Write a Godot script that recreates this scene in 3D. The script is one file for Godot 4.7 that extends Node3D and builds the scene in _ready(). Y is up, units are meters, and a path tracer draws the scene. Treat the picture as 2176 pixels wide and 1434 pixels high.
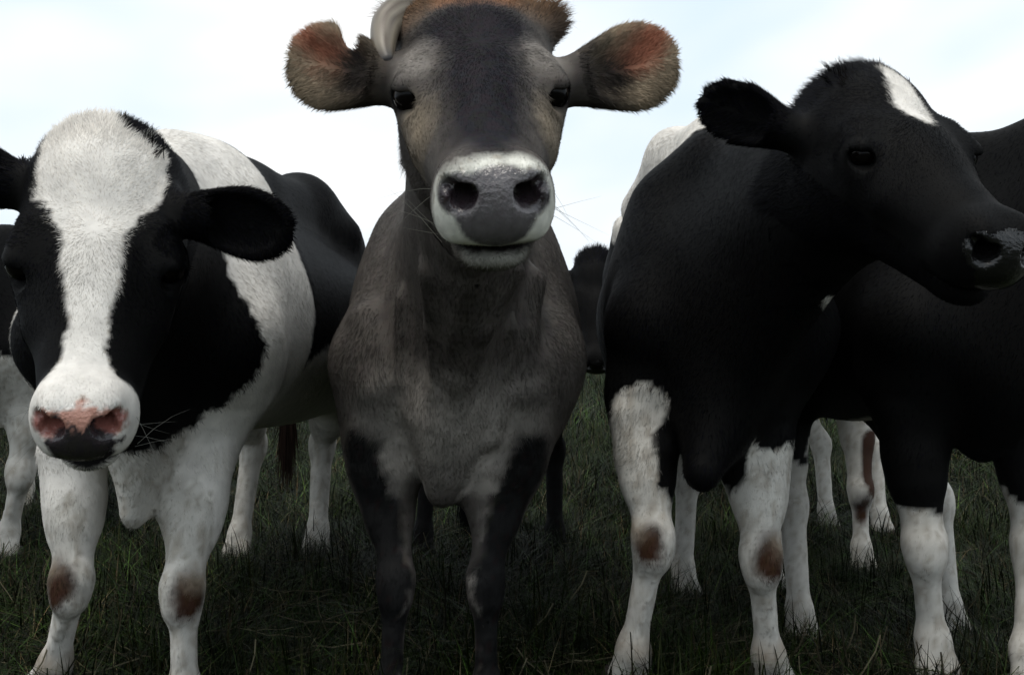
extends Node3D
# Cows looking over at the photographer in a pasture under a bright overcast sky.

const F := 1900.0          # focal length in photograph pixels
const HORIZON := 730.0     # photograph row of the horizon
const EYE := 0.93          # camera height in metres

class Pr extends Object:
	var kind := 0          # 0 round limb, 1 ellipsoid, 2 squashed limb, 3 slab, 4 half space
	var a := Vector3.ZERO
	var b := Vector3.ZERO
	var il := 0.0
	var r1 := 0.0
	var r2 := 0.0
	var k := 0.03
	var sub := false
	var m := Basis()
	var n := Basis()
	var s := 1.0
	var col := Color.BLACK
	var soft := 0.008
	var warp := 1.0        # how ragged the edge of a coat patch is

class Cow extends Object:
	var prims: Array[Pr] = []
	var patches: Array[Pr] = []
	var bare: Array[Pr] = []        # hairless skin
	var base := Color(0.01, 0.01, 0.012)
	var mottle := 0.12
	var head := Transform3D()       # head frame: +z along the nose, +y out of the forehead
	var body := Transform3D()       # body frame: +z the way the cow faces
	var muzzle := Transform3D()     # head frame with the muzzle's own tilt
	var head_c := Vector3.ZERO
	var head_r := 0.0               # inside this ball the fine grid is used
	var fine := 0.005
	var coarse := 0.014
	var stains: Array = []
	var ears: Array = []            # [base, direction, length]
	var whorl := 0.17
	var hair := 1.0                 # hair density factor
	var face_len := 0.012
	var poll_len := 0.026
	var blocks: Array = []
	var out: Array = []

var nz := FastNoiseLite.new()
var nz2 := FastNoiseLite.new()
var mats := {}
var used := {}

func _ready() -> void:
	setup_view()
	nz.seed = 4; nz.frequency = 9.0; nz.fractal_octaves = 3
	nz2.seed = 9; nz2.frequency = 55.0; nz2.fractal_octaves = 2
	make_materials()
	build_ground()
	build_cows()
	build_grass()

# ------------------------------------------------------------------ view, sky, light
func setup_view() -> void:
	var cam := Camera3D.new(); cam.name = "camera"
	cam.fov = rad_to_deg(2.0 * atan(717.0 / F))
	cam.near = 0.05; cam.far = 900.0
	cam.position = Vector3(0, EYE, 0)
	cam.rotation.x = atan((HORIZON - 717.0) / F)
	add_child(cam); cam.current = true
	var env := Environment.new()
	env.background_mode = Environment.BG_SKY
	env.tonemap_mode = Environment.TONE_MAPPER_LINEAR
	env.tonemap_exposure = 1.1
	env.sdfgi_enabled = true; env.ssao_enabled = true; env.ssil_enabled = true
	var sky := Sky.new()
	var pm := PanoramaSkyMaterial.new()
	pm.panorama = sky_picture()
	sky.sky_material = pm
	env.sky = sky
	var we := WorldEnvironment.new(); we.name = "world_environment"; we.environment = env
	add_child(we)
	var sun := DirectionalLight3D.new(); sun.name = "sun"
	sun.light_energy = 0.5
	sun.light_angular_distance = 25.0
	sun.light_color = Color(1.0, 0.97, 0.93)
	sun.shadow_enabled = true
	add_child(sun)
	sun.look_at_from_position(Vector3(-0.6, 3.2, 1.05), Vector3.ZERO)

func sky_picture() -> ImageTexture:
	var w := 768; var h := 384
	var im := Image.create(w, h, false, Image.FORMAT_RGBF)
	var a := FastNoiseLite.new(); a.seed = 21; a.frequency = 1.1; a.fractal_octaves = 5
	var b := FastNoiseLite.new(); b.seed = 5; b.frequency = 3.0; b.fractal_octaves = 4
	for y in h:
		var th := PI * (y + 0.5) / h
		for x in w:
			var ph := TAU * (x + 0.5) / w
			var dir := Vector3(-sin(ph) * sin(th), cos(th), cos(ph) * sin(th))
			var q := Vector3(dir.x, dir.y * 2.6 + dir.x * 0.35, dir.z)
			var c := clampf(0.5 + 0.75 * a.get_noise_3dv(q) + 0.28 * b.get_noise_3dv(q), 0.0, 1.0)
			c = smoothstep(0.15, 0.95, c)
			var col := Color(0.71, 0.84, 0.96).lerp(Color(1.02, 1.03, 1.03), c)
			im.set_pixel(x, y, col)
	return ImageTexture.create_from_image(im)

# ------------------------------------------------------------------ small helpers
func P(px: float, py: float, d: float) -> Vector3:
	return Vector3((px - 1088.0) / F * d, EYE - (py - HORIZON) / F * d, -d)

func ground_y(x: float, z: float) -> float:
	var d := -z
	var dip := -0.12 * smoothstep(0.15, 0.9, x) * smoothstep(2.3, 3.1, d) * (1.0 - smoothstep(5.0, 9.0, d))
	return dip + 0.012 * sin(x * 3.1 + z * 2.3) * sin(z * 1.7 - x)

func numbered(called: String) -> String:
	if not used.has(called):
		used[called] = 0
		return called
	used[called] += 1
	return "%s_%03d" % [called, used[called]]

func limb(a: Vector3, b: Vector3, r1: float, r2: float, k := 0.03) -> Pr:
	var p := Pr.new()
	p.a = a; p.b = b - a; p.r1 = r1; p.r2 = r2; p.k = k
	p.il = 1.0 / maxf(p.b.length_squared(), 1e-9)
	return p

# squash: the limb is s times as wide along axis as across it
func flat_limb(a: Vector3, b: Vector3, r1: float, r2: float, axis: Vector3, s: float, k := 0.03) -> Pr:
	var p := limb(a, b, r1, r2, k)
	p.kind = 2
	var w := axis.normalized()
	var f := 1.0 / s - 1.0
	p.m = Basis(Vector3(1, 0, 0) + w * (w.x * f), Vector3(0, 1, 0) + w * (w.y * f), Vector3(0, 0, 1) + w * (w.z * f))
	p.b = p.m * p.b
	p.il = 1.0 / maxf(p.b.length_squared(), 1e-9)
	p.s = minf(s, 1.0)
	return p

func ell(c: Vector3, r: Vector3, t := Basis(), k := 0.03) -> Pr:
	var p := Pr.new()
	p.kind = 1; p.a = c; p.k = k
	var inv := t.orthonormalized().transposed()
	p.m = Basis.from_scale(Vector3(1.0 / r.x, 1.0 / r.y, 1.0 / r.z)) * inv
	p.n = Basis.from_scale(Vector3(1.0 / (r.x * r.x), 1.0 / (r.y * r.y), 1.0 / (r.z * r.z))) * inv
	p.r1 = minf(r.x, minf(r.y, r.z))
	return p

func slab(c: Vector3, n: Vector3, half: float) -> Pr:
	var p := Pr.new(); p.kind = 3; p.a = c; p.b = n.normalized(); p.r1 = half
	return p

func below(c: Vector3, n: Vector3) -> Pr:
	var p := Pr.new(); p.kind = 4; p.a = c; p.b = n.normalized()
	return p

func cut(p: Pr) -> Pr:
	p.sub = true
	return p

func tint(p: Pr, c: Color, soft := 0.008) -> Pr:
	p.col = c; p.soft = soft
	return p

func one(q: Pr, p: Vector3) -> float:
	var v := p - q.a
	if q.kind == 1:
		var k0 := (q.m * v).length()
		return k0 * (k0 - 1.0) / maxf((q.n * v).length(), 1e-5) if k0 > 1e-4 else -q.r1
	if q.kind == 3:
		return absf(v.dot(q.b)) - q.r1
	if q.kind == 4:
		return v.dot(q.b) + 0.06 * nz.get_noise_3dv(p * 0.45)
	if q.kind == 2:
		v = q.m * v
	var t := clampf(v.dot(q.b) * q.il, 0.0, 1.0)
	return ((v - q.b * t).length() - (q.r1 + (q.r2 - q.r1) * t)) * q.s

func field(pr: Array[Pr], p: Vector3) -> float:
	var d := 10.0
	for q in pr:
		var e := one(q, p)
		var k := q.k
		if q.sub:
			e = -e
			var h := k - absf(d - e)
			d = maxf(d, e)
			if h > 0.0:
				d += h * h / k * 0.25
		else:
			var h := k - absf(d - e)
			d = minf(d, e)
			if h > 0.0:
				d -= h * h / k * 0.25
	return d

# ------------------------------------------------------------------ coat
func coat(base: Color, mottle: float, patches: Array[Pr], p: Vector3) -> Color:
	var f := nz2.get_noise_3dv(p)
	var g := 1.0 + mottle * (nz.get_noise_3dv(p * 1.7 + Vector3(5, 5, 5)) + 0.6 * f)
	if patches.is_empty() and base.g < 0.009:
		return base
	if patches.is_empty() and (base.g < 0.42 or base.g > 0.6):
		return Color(base.r * g, base.g * g, base.b * g)
	var w := Vector3(nz.get_noise_3dv(p), nz.get_noise_3dv(p + Vector3(7, 3, 1)), nz.get_noise_3dv(p + Vector3(2, 9, 5))) * 0.022
	w += Vector3(f, nz2.get_noise_3dv(p + Vector3(1, 4, 2)), -f) * 0.008
	var col := base
	for t in patches:
		var a := clampf(0.5 - one(t, p + w * t.warp) / t.soft, 0.0, 1.0)
		if a > 0.0:
			col = col.lerp(t.col, a)
	if col.g > 0.42 and col.g < 0.6:      # dust and mud rubbed into white legs, in streaks and specks
		var st := nz.get_noise_3d(p.x * 5.0, p.y * 1.1, p.z * 5.0) + 0.5 * nz2.get_noise_3dv(p * 2.0)
		var m := clampf(st * 1.3, 0.0, 0.5)
		col = col.lerp(Color(0.24, 0.20, 0.15), m)
	if col.g < 0.009:
		return col
	return Color(col.r * g, col.g * g, col.b * g)

func is_bare(c: Cow, p: Vector3) -> bool:
	for t in c.bare:
		if one(t, p + Vector3(nz2.get_noise_3dv(p), nz2.get_noise_3dv(p + Vector3(3, 3, 3)), 0) * 0.004) < 0.0:
			return true
	return false

# which way the hair lies, how long it is, how far it stands up
func hair_at(c: Cow, p: Vector3, n: Vector3) -> Array:
	for e in c.ears:
		var v: Vector3 = p - e[0]
		var along: float = v.dot(e[1])
		if along > 0.02 and along < e[2] * 1.25 and (v - e[1] * along).length() < 0.11:
			var dir: Vector3 = (e[1] * 0.8 + (v - e[1] * along).normalized() * 0.55 + Vector3(0, -0.2, 0)).normalized()
			return [dir, 0.014, 0.2, 1.7]
	var l := c.head.affine_inverse() * p
	if l.z > -0.06 and l.z < 0.62 and l.length() < 0.62 and l.y > -0.26:
		var rad := Vector3(l.x * 1.2, 0.0, l.z - c.whorl)
		var dl := rad.normalized() if rad.length() > 0.004 else Vector3(0, 0, 1)
		var ln := c.face_len
		if l.z > 0.2:
			ln = lerpf(c.face_len, 0.007, smoothstep(0.2, 0.4, l.z))
		var lift := 0.07
		if Vector3(absf(l.x) - 0.105, l.y + 0.052, l.z - 0.21).length() < 0.036:
			return [(c.head.basis * Vector3(0, 0.6, -1)).normalized(), 0.006, 0.08, 1.0]
		if l.z < 0.05:
			var t := smoothstep(0.05, -0.04, l.z)
			ln = lerpf(ln, c.poll_len, t)
			lift = lerpf(lift, 0.35, t)
		var curl := nz.get_noise_3dv(p * 1.4) * 0.9
		dl = dl.rotated(Vector3.UP, curl)
		if l.y < -0.13:
			dl = Vector3(0, -0.6, -0.6)
			lift = 0.2
		return [(c.head.basis * dl).normalized(), ln, lift, 1.3]
	var h := p.y
	var dirb := c.body.basis * Vector3(0, -0.8, -0.55)
	var len := 0.02
	if h < 0.62:
		dirb = Vector3(0, -1, 0); len = 0.013
	if h > 1.25 and n.y > 0.6:
		len = 0.018
	var sw := nz.get_noise_3dv(p * 0.5) * 0.7
	dirb = dirb.rotated(n, sw)
	return [dirb, len, 0.06, 0.4]

# ------------------------------------------------------------------ meshing: surface nets, block by block
const NB := 8

func plan_blocks(c: Cow) -> void:
	var lo := Vector3(1e3, 1e3, 1e3); var hi := -lo
	for q in c.prims:
		if q.sub:
			continue
		var pts := [q.a]
		var r := maxf(q.r1, q.r2)
		if q.kind == 0:
			pts.append(q.a + q.b)
		elif q.kind == 2:
			pts.append(q.a + q.m.inverse() * q.b); r *= 1.3
		elif q.kind == 1:
			r = 0.0
			var mi := q.m.inverse()
			for ax in [mi.x, mi.y, mi.z]:
				pts.append(q.a + ax); pts.append(q.a - ax)
				r = maxf(r, ax.length() * 0.4)
		for pt: Vector3 in pts:
			lo = lo.min(pt - Vector3(r, r, r)); hi = hi.max(pt + Vector3(r, r, r))
	for fine in [false, true]:
		if fine and c.head_r <= 0.0:
			continue
		var h := c.fine if fine else c.coarse
		var size := h * NB
		var a := lo; var b := hi
		if fine:
			a = lo.max(c.head_c - Vector3.ONE * (c.head_r + size)); b = hi.min(c.head_c + Vector3.ONE * (c.head_r + size))
		var cnt := Vector3i(((b - a) / size).ceil()) + Vector3i.ONE
		var half := size * 0.87
		for i in cnt.x:
			for j in cnt.y:
				for k in cnt.z:
					var o := a + Vector3(i, j, k) * size
					var mid := o + Vector3.ONE * size * 0.5
					if c.head_r > 0.0:
						var dd := mid.distance_to(c.head_c)
						if fine and dd > c.head_r + half:
							continue
						if not fine and dd < c.head_r - half - 2.0 * h:
							continue
					c.blocks.append([o, h, fine])
	c.out.resize(c.blocks.size())

func work(c: Cow, first: int, step: int) -> void:
	var i := first
	while i < c.blocks.size():
		c.out[i] = mesh_block(c, i)
		i += step

func mesh_block(c: Cow, bi: int) -> Array:
	var o: Vector3 = c.blocks[bi][0]
	var h: float = c.blocks[bi][1]
	var fine: bool = c.blocks[bi][2]
	var size := h * NB
	var mid := o + Vector3.ONE * size * 0.5
	var reach := (size * 0.5 + h) * 1.74
	var near: Array[Pr] = []          # the pieces that matter here
	for q in c.prims:
		if one(q, mid) < q.k * 1.8 + reach:
			near.append(q)
	if near.is_empty():
		return []
	if absf(field(near, mid)) > reach * 1.15:
		return []
	var N := NB + 2
	var val := PackedFloat32Array(); val.resize(N * N * N)
	var o2 := o - Vector3.ONE * h
	val.fill(10.0)
	for q in near:
		var kind := q.kind; var qa0 := q.a; var qb0 := q.b; var il := q.il; var r1 := q.r1; var dr := q.r2 - q.r1
		var kk := q.k; var qs := q.s; var qm := q.m; var qn := q.n; var ik := 0.25 / q.k; var sub := q.sub
		var at := 0
		for k in N:
			for j in N:
				var v := o2 + Vector3(0, j, k) * h - qa0
				for i in N:
					var e: float
					if kind == 1:
						var k0 := (qm * v).length()
						e = k0 * (k0 - 1.0) / maxf((qn * v).length(), 1e-5)
					elif kind == 0:
						var t := clampf(v.dot(qb0) * il, 0.0, 1.0)
						e = (v - qb0 * t).length() - r1 - dr * t
					else:
						var vm := qm * v
						var t := clampf(vm.dot(qb0) * il, 0.0, 1.0)
						e = ((vm - qb0 * t).length() - r1 - dr * t) * qs
					var d := val[at]
					if sub:
						e = -e
						var g := kk - absf(d - e)
						d = maxf(d, e)
						if g > 0.0:
							d += g * g * ik
					else:
						var g := kk - absf(d - e)
						d = minf(d, e)
						if g > 0.0:
							d -= g * g * ik
					val[at] = d
					at += 1
					v.x += h
	var neg := false; var pos := false
	for d in val:
		if d < 0.0:
			neg = true
		else:
			pos = true
	if not (neg and pos):
		return []
	var M := NB + 1
	var vid := PackedInt32Array(); vid.resize(M * M * M); vid.fill(-1)
	var V := PackedVector3Array(); var NN := PackedVector3Array()
	var off := [0, 1, N, N + 1, N * N, N * N + 1, N * N + N, N * N + N + 1]
	var edges := [[0, 1], [2, 3], [4, 5], [6, 7], [0, 2], [1, 3], [4, 6], [5, 7], [0, 4], [1, 5], [2, 6], [3, 7]]
	var cv := PackedFloat32Array(); cv.resize(8)
	for k in M:
		for j in M:
			for i in M:
				var b0 := i + N * (j + N * k)
				var m := 0
				for t in 8:
					cv[t] = val[b0 + off[t]]
					if cv[t] < 0.0:
						m += 1
				if m == 0 or m == 8:
					continue
				var s := Vector3.ZERO; var ct := 0.0
				for e in edges:
					var va := cv[e[0]]; var vb := cv[e[1]]
					if (va < 0.0) != (vb < 0.0):
						var t := va / (va - vb)
						var pa := Vector3(e[0] & 1, (e[0] >> 1) & 1, e[0] >> 2)
						var pb := Vector3(e[1] & 1, (e[1] >> 1) & 1, e[1] >> 2)
						s += pa + (pb - pa) * t
						ct += 1.0
				s /= ct
				var g := Vector3(cv[1] + cv[3] + cv[5] + cv[7] - cv[0] - cv[2] - cv[4] - cv[6], cv[2] + cv[3] + cv[6] + cv[7] - cv[0] - cv[1] - cv[4] - cv[5], cv[4] + cv[5] + cv[6] + cv[7] - cv[0] - cv[1] - cv[2] - cv[3])
				vid[i + M * (j + M * k)] = V.size()
				V.append(o2 + (Vector3(i, j, k) + s) * h)
				NN.append(g.normalized())
	var C := PackedColorArray(); C.resize(V.size())
	var base := c.base; var mottle := c.mottle
	var pats: Array[Pr] = []
	for q in c.patches:
		var e := one(q, mid)
		var lim := reach + 0.035 + q.soft * 0.5
		if e > lim:
			continue
		if e < -lim:
			base = q.col
			pats.clear()
			continue
		pats.append(q)
	for i in V.size():
		C[i] = coat(base, mottle, pats, V[i])
	var I := PackedInt32Array(); var I2 := PackedInt32Array()
	var hv := PackedVector3Array(); var hn := PackedVector3Array(); var hc := PackedColorArray()
	var rng := RandomNumberGenerator.new(); rng.seed = bi * 77 + 13
	var cam := Vector3(0, EYE, 0)
	var axes := [[N, N * N, 1], [N * N, 1, N], [1, N, N * N]]
	var maxes := [[M, M * M], [M * M, 1], [1, M]]
	var unit := [1, N, N * N]
	for k in range(1, M):
		for j in range(1, M):
			for i in range(1, M):
				var b0 := i + N * (j + N * k)
				var cell := i + M * (j + M * k)
				var v0 := val[b0]
				for ax in 3:
					if (v0 < 0.0) == (val[b0 + unit[ax]] < 0.0):
						continue
					var u: int = maxes[ax][0]; var w: int = maxes[ax][1]
					var qa := vid[cell]; var qb := vid[cell - u]; var qc := vid[cell - u - w]; var qd := vid[cell - w]
					if qa < 0 or qb < 0 or qc < 0 or qd < 0:
						continue
					var mp := (V[qa] + V[qb] + V[qc] + V[qd]) * 0.25
					if c.head_r > 0.0:
						var dd := mp.distance_to(c.head_c)
						if fine and dd > c.head_r:
							continue
						if not fine and dd < c.head_r - c.coarse * 1.2:
							continue
					if mp.y < -0.3:
						continue
					var nm := (NN[qa] + NN[qb] + NN[qc] + NN[qd]).normalized()
					var cr := (V[qb] - V[qa]).cross(V[qc] - V[qa]) + (V[qc] - V[qa]).cross(V[qd] - V[qa])
					var skin := is_bare(c, mp)
					if cr.dot(nm) > 0.0:
						if skin:
							I2.append_array([qa, qc, qb, qa, qd, qc])
						else:
							I.append_array([qa, qc, qb, qa, qd, qc])
					else:
						if skin:
							I2.append_array([qa, qb, qc, qa, qc, qd])
						else:
							I.append_array([qa, qb, qc, qa, qc, qd])
					if skin or c.hair <= 0.0:
						continue
					var vw := (cam - mp)
					var dist := vw.length()
					if nm.dot(vw) < -0.4 * dist:
						continue
					var area := cr.length() * 0.5
					var ha := hair_at(c, mp, nm)
					var dens: float = 150000.0 * ha[3] * c.hair
					var want := area * dens
					var num := int(want) + (1 if rng.randf() < want - int(want) else 0)
					for x in num:
						var fu := rng.randf(); var fv := rng.randf()
						var root := V[qa].lerp(V[qb], fu).lerp(V[qd].lerp(V[qc], fu), fv)
						var dir: Vector3 = ha[0]
						dir = dir - nm * dir.dot(nm)
						if dir.length() < 0.05:
							dir = Vector3(rng.randf() - 0.5, -0.3, rng.randf() - 0.5)
							dir = dir - nm * dir.dot(nm)
						dir = dir.normalized()
						var sd := nm.cross(dir)
						dir = (dir + sd * rng.randf_range(-0.35, 0.35)).normalized()
						sd = nm.cross(dir)
						var lift: float = ha[2] * rng.randf_range(0.4, 1.6)
						var L: float = ha[1] * rng.randf_range(0.6, 1.35)
						var wd := 0.0007 + 0.00035 * dist
						wd *= rng.randf_range(0.5, 1.0)
						var tip := root + (dir + nm * lift).normalized() * L
						root -= nm * 0.0015
						var cc := coat(base, mottle, pats, root)
						var tn := rng.randf_range(0.84, 1.12)
						if cc.g < 0.009 and rng.randf() < 0.35:
							cc.b = 0.0082  # bluish sky sheen painted into some of the black hairs
						if cc.g > 0.02:
							cc = Color(cc.r * tn, cc.g * tn, cc.b * tn)
						var sn := (nm + sd * rng.randf_range(-0.35, 0.35) + dir * rng.randf_range(-0.15, 0.3)).normalized()
						hv.append(root + sd * wd); hv.append(tip); hv.append(root - sd * wd)
						hn.append(sn); hn.append(sn); hn.append(sn)
						hc.append(cc); hc.append(cc); hc.append(cc)
	return [V, NN, C, I, I2, hv, hn, hc]

func finish_cow(c: Cow, root: Node3D) -> void:
	for q in c.stains:
		if c.mottle > 0.15 and c.mottle < 0.3:
			c.patches.append(tint(ell(q[0], Vector3(q[1], q[1] * 0.7, q[1])), Color(0.26, 0.21, 0.155), 0.05))
	plan_blocks(c)
	var th := []
	for t in 4:
		var w := Thread.new()
		w.start(work.bind(c, t, 4))
		th.append(w)
	for w in th:
		w.wait_to_finish()
	var V := PackedVector3Array(); var NN := PackedVector3Array(); var C := PackedColorArray()
	var I := PackedInt32Array(); var I2 := PackedInt32Array()
	var hv := PackedVector3Array(); var hn := PackedVector3Array(); var hc := PackedColorArray()
	for r: Array in c.out:
		if r.is_empty():
			continue
		var b := V.size()
		V.append_array(r[0]); NN.append_array(r[1]); C.append_array(r[2])
		for i: int in r[3]:
			I.append(i + b)
		for i: int in r[4]:
			I2.append(i + b)
		hv.append_array(r[5]); hn.append_array(r[6]); hc.append_array(r[7])
	c.out.clear()
	var inv := root.transform.affine_inverse()
	var am := ArrayMesh.new()
	V = inv * V
	NN = turned(inv.basis, NN)
	add_arrays(am, V, NN, C, I)
	am.surface_set_material(0, mats.coat)
	if I2.size() > 0:
		add_arrays(am, V, NN, C, I2)
		am.surface_set_material(1, mats.nose)
	var mi := MeshInstance3D.new(); mi.name = "body"; mi.mesh = am
	root.add_child(mi, true)
	if hv.size() > 0:
		var hm := ArrayMesh.new()
		var A := []; A.resize(Mesh.ARRAY_MAX)
		A[Mesh.ARRAY_VERTEX] = inv * hv; A[Mesh.ARRAY_NORMAL] = turned(inv.basis, hn); A[Mesh.ARRAY_COLOR] = hc
		hm.add_surface_from_arrays(Mesh.PRIMITIVE_TRIANGLES, A)
		hm.surface_set_material(0, mats.hair)
		var hi := MeshInstance3D.new(); hi.name = "coat_hair"; hi.mesh = hm
		hi.set_meta("kind", "stuff")
		root.add_child(hi, true)
	print(root.name, " verts ", V.size(), " tris ", (I.size() + I2.size()) / 3, " hairs ", hv.size() / 3, " t ", Time.get_ticks_msec())

func turned(b: Basis, a: PackedVector3Array) -> PackedVector3Array:
	return Transform3D(b, Vector3.ZERO) * a

func add_arrays(am: ArrayMesh, v: PackedVector3Array, n: PackedVector3Array, c: PackedColorArray, i: PackedInt32Array) -> void:
	var A := []; A.resize(Mesh.ARRAY_MAX)
	A[Mesh.ARRAY_VERTEX] = v; A[Mesh.ARRAY_NORMAL] = n; A[Mesh.ARRAY_COLOR] = c; A[Mesh.ARRAY_INDEX] = i
	am.add_surface_from_arrays(Mesh.PRIMITIVE_TRIANGLES, A)

# ------------------------------------------------------------------ materials
func make_materials() -> void:
	var m := StandardMaterial3D.new()
	m.vertex_color_use_as_albedo = true; m.roughness = 0.62; m.metallic_specular = 0.17
	mats.coat = m
	m = StandardMaterial3D.new()
	m.vertex_color_use_as_albedo = true; m.roughness = 0.6; m.metallic_specular = 0.17
	m.cull_mode = BaseMaterial3D.CULL_DISABLED
	m.backlight_enabled = true; m.backlight = Color(0.8, 0.8, 0.8)
	mats.hair = m
	m = StandardMaterial3D.new()
	m.vertex_color_use_as_albedo = true; m.roughness = 0.26; m.metallic_specular = 0.5
	var n := NoiseTexture2D.new(); n.width = 512; n.height = 512; n.seamless = true; n.as_normal_map = true; n.bump_strength = 5.0
	var fn := FastNoiseLite.new(); fn.noise_type = FastNoiseLite.TYPE_CELLULAR; fn.frequency = 0.045; fn.seed = 3
	n.noise = fn
	m.normal_enabled = true; m.normal_texture = n; m.normal_scale = 1.0
	m.uv1_triplanar = true; m.uv1_scale = Vector3(6, 6, 6)
	mats.nose = m
	m = StandardMaterial3D.new()
	m.albedo_color = Color(0.03, 0.02, 0.02); m.roughness = 0.16; m.metallic_specular = 0.25
	mats.eye = m
	m = StandardMaterial3D.new()
	m.vertex_color_use_as_albedo = true; m.roughness = 0.45
	mats.horn = m
	m = StandardMaterial3D.new()
	m.albedo_color = Color(0.16, 0.13, 0.11); m.roughness = 0.6
	mats.hoof = m
	m = StandardMaterial3D.new()
	m.vertex_color_use_as_albedo = true; m.roughness = 0.55; m.metallic_specular = 0.2
	m.cull_mode = BaseMaterial3D.CULL_DISABLED
	m.backlight_enabled = true; m.backlight = Color(0.12, 0.2, 0.05)
	mats.grass = m
	m = StandardMaterial3D.new()
	var gn := NoiseTexture2D.new(); gn.width = 512; gn.height = 512; gn.seamless = true
	var gf := FastNoiseLite.new(); gf.frequency = 0.02; gf.fractal_octaves = 5; gf.seed = 8
	gn.noise = gf
	var gr := Gradient.new()
	gr.set_color(0, Color(0.10, 0.10, 0.06)); gr.set_color(1, Color(0.15, 0.19, 0.09))
	gn.color_ramp = gr
	m.albedo_texture = gn; m.uv1_triplanar = true; m.uv1_world_triplanar = true; m.uv1_scale = Vector3(0.9, 0.9, 0.9)
	m.roughness = 0.95
	mats.soil = m

# ------------------------------------------------------------------ ground and grass
func build_ground() -> void:
	var st := SurfaceTool.new(); st.begin(Mesh.PRIMITIVE_TRIANGLES)
	var xs := []; var zs := []
	for v in [-500.0, -200.0, -80.0, -40.0, -20.0, -12.0]:
		xs.append(v)
	var x := -8.0
	while x <= 8.01:
		xs.append(x); x += 0.25
	for v in [12.0, 20.0, 40.0, 80.0, 200.0, 500.0]:
		xs.append(v)
	for v in [-600.0, -300.0, -120.0, -60.0, -30.0, -18.0]:
		zs.append(v)
	var z := -12.0
	while z <= 2.01:
		zs.append(z); z += 0.25
	for v in [6.0, 20.0, 80.0, 300.0]:
		zs.append(v)
	for j in zs.size():
		for i in xs.size():
			st.add_vertex(Vector3(xs[i], ground_y(xs[i], zs[j]), zs[j]))
	for j in zs.size() - 1:
		for i in xs.size() - 1:
			var a: int = i + j * xs.size()
			var w: int = xs.size()
			for t in [a, a + 1, a + w + 1, a, a + w + 1, a + w]:
				st.add_index(t)
	st.generate_normals()
	var mi := MeshInstance3D.new(); mi.name = "ground"; mi.mesh = st.commit(); mi.material_override = mats.soil
	mi.set_meta("kind", "structure"); mi.set_meta("label", "dark damp soil of the pasture under the grass"); mi.set_meta("category", "ground")
	add_child(mi)

func grass_tuft(sd: int, blades: int, tall: float, spread: float) -> ArrayMesh:
	var r := RandomNumberGenerator.new(); r.seed = sd
	var st := SurfaceTool.new(); st.begin(Mesh.PRIMITIVE_TRIANGLES)
	for b in blades:
		var an := r.randf() * TAU
		var base := Vector3(r.randf_range(-1, 1), 0, r.randf_range(-1, 1)) * spread
		var out := Vector3(cos(an), 0, sin(an))
		var side := Vector3(-out.z, 0, out.x)
		var ht := tall * r.randf_range(0.35, 1.25)
		var bend := r.randf_range(0.1, 1.3) * ht
		var w := r.randf_range(0.0012, 0.0034)
		var v := r.randf_range(0.35, 1.3)
		var col := Color(0.010 * v, 0.018 * v, 0.0045 * v)
		var pick := r.randf()
		if pick < 0.1:
			col = Color(0.15, 0.13, 0.075) * r.randf_range(0.3, 1.2)
			w *= 0.7
		elif pick < 0.26:
			col = Color(0.036 * v, 0.07 * v, 0.014 * v)
		var prev_l := Vector3.ZERO; var prev_r := Vector3.ZERO
		var seg := 4
		for s in seg + 1:
			var t := float(s) / seg
			var p := base + Vector3(0, ht * (t - 0.28 * t * t * bend / ht), 0) + out * bend * t * t
			var ww := w * (1.0 - t * t * 0.96)
			var l := p - side * ww; var rr := p + side * ww
			if s > 0:
				var nrm := (side.cross((l - prev_l).normalized()) + Vector3(0, 0.5, 0)).normalized()
				for q in [prev_l, l, rr, prev_l, rr, prev_r]:
					st.set_color(col); st.set_normal(nrm); st.add_vertex(q)
			prev_l = l; prev_r = rr
	return st.commit()

func straw(sd: int) -> ArrayMesh:
	var r := RandomNumberGenerator.new(); r.seed = sd
	var st := SurfaceTool.new(); st.begin(Mesh.PRIMITIVE_TRIANGLES)
	var p := Vector3(0, 0, -0.11); var w := 0.0016
	var heading := 0.0
	for i in 6:
		heading += r.randf_range(-0.25, 0.35)
		var q := p + Vector3(sin(heading) * 0.04, r.randf_range(-0.006, 0.01), cos(heading) * 0.04)
		var up := Vector3(0, w, 0); var sd2 := Vector3(w, 0, 0)
		for v in [p - sd2, q - sd2, q + sd2, p - sd2, q + sd2, p + sd2]:
			st.set_color(Color.WHITE); st.set_normal(Vector3.UP); st.add_vertex(v)
		for v in [p - up, q - up, q + up, p - up, q + up, p + up]:
			st.set_color(Color.WHITE); st.set_normal(Vector3(1, 0, 0)); st.add_vertex(v)
		p = q
	return st.commit()

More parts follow.
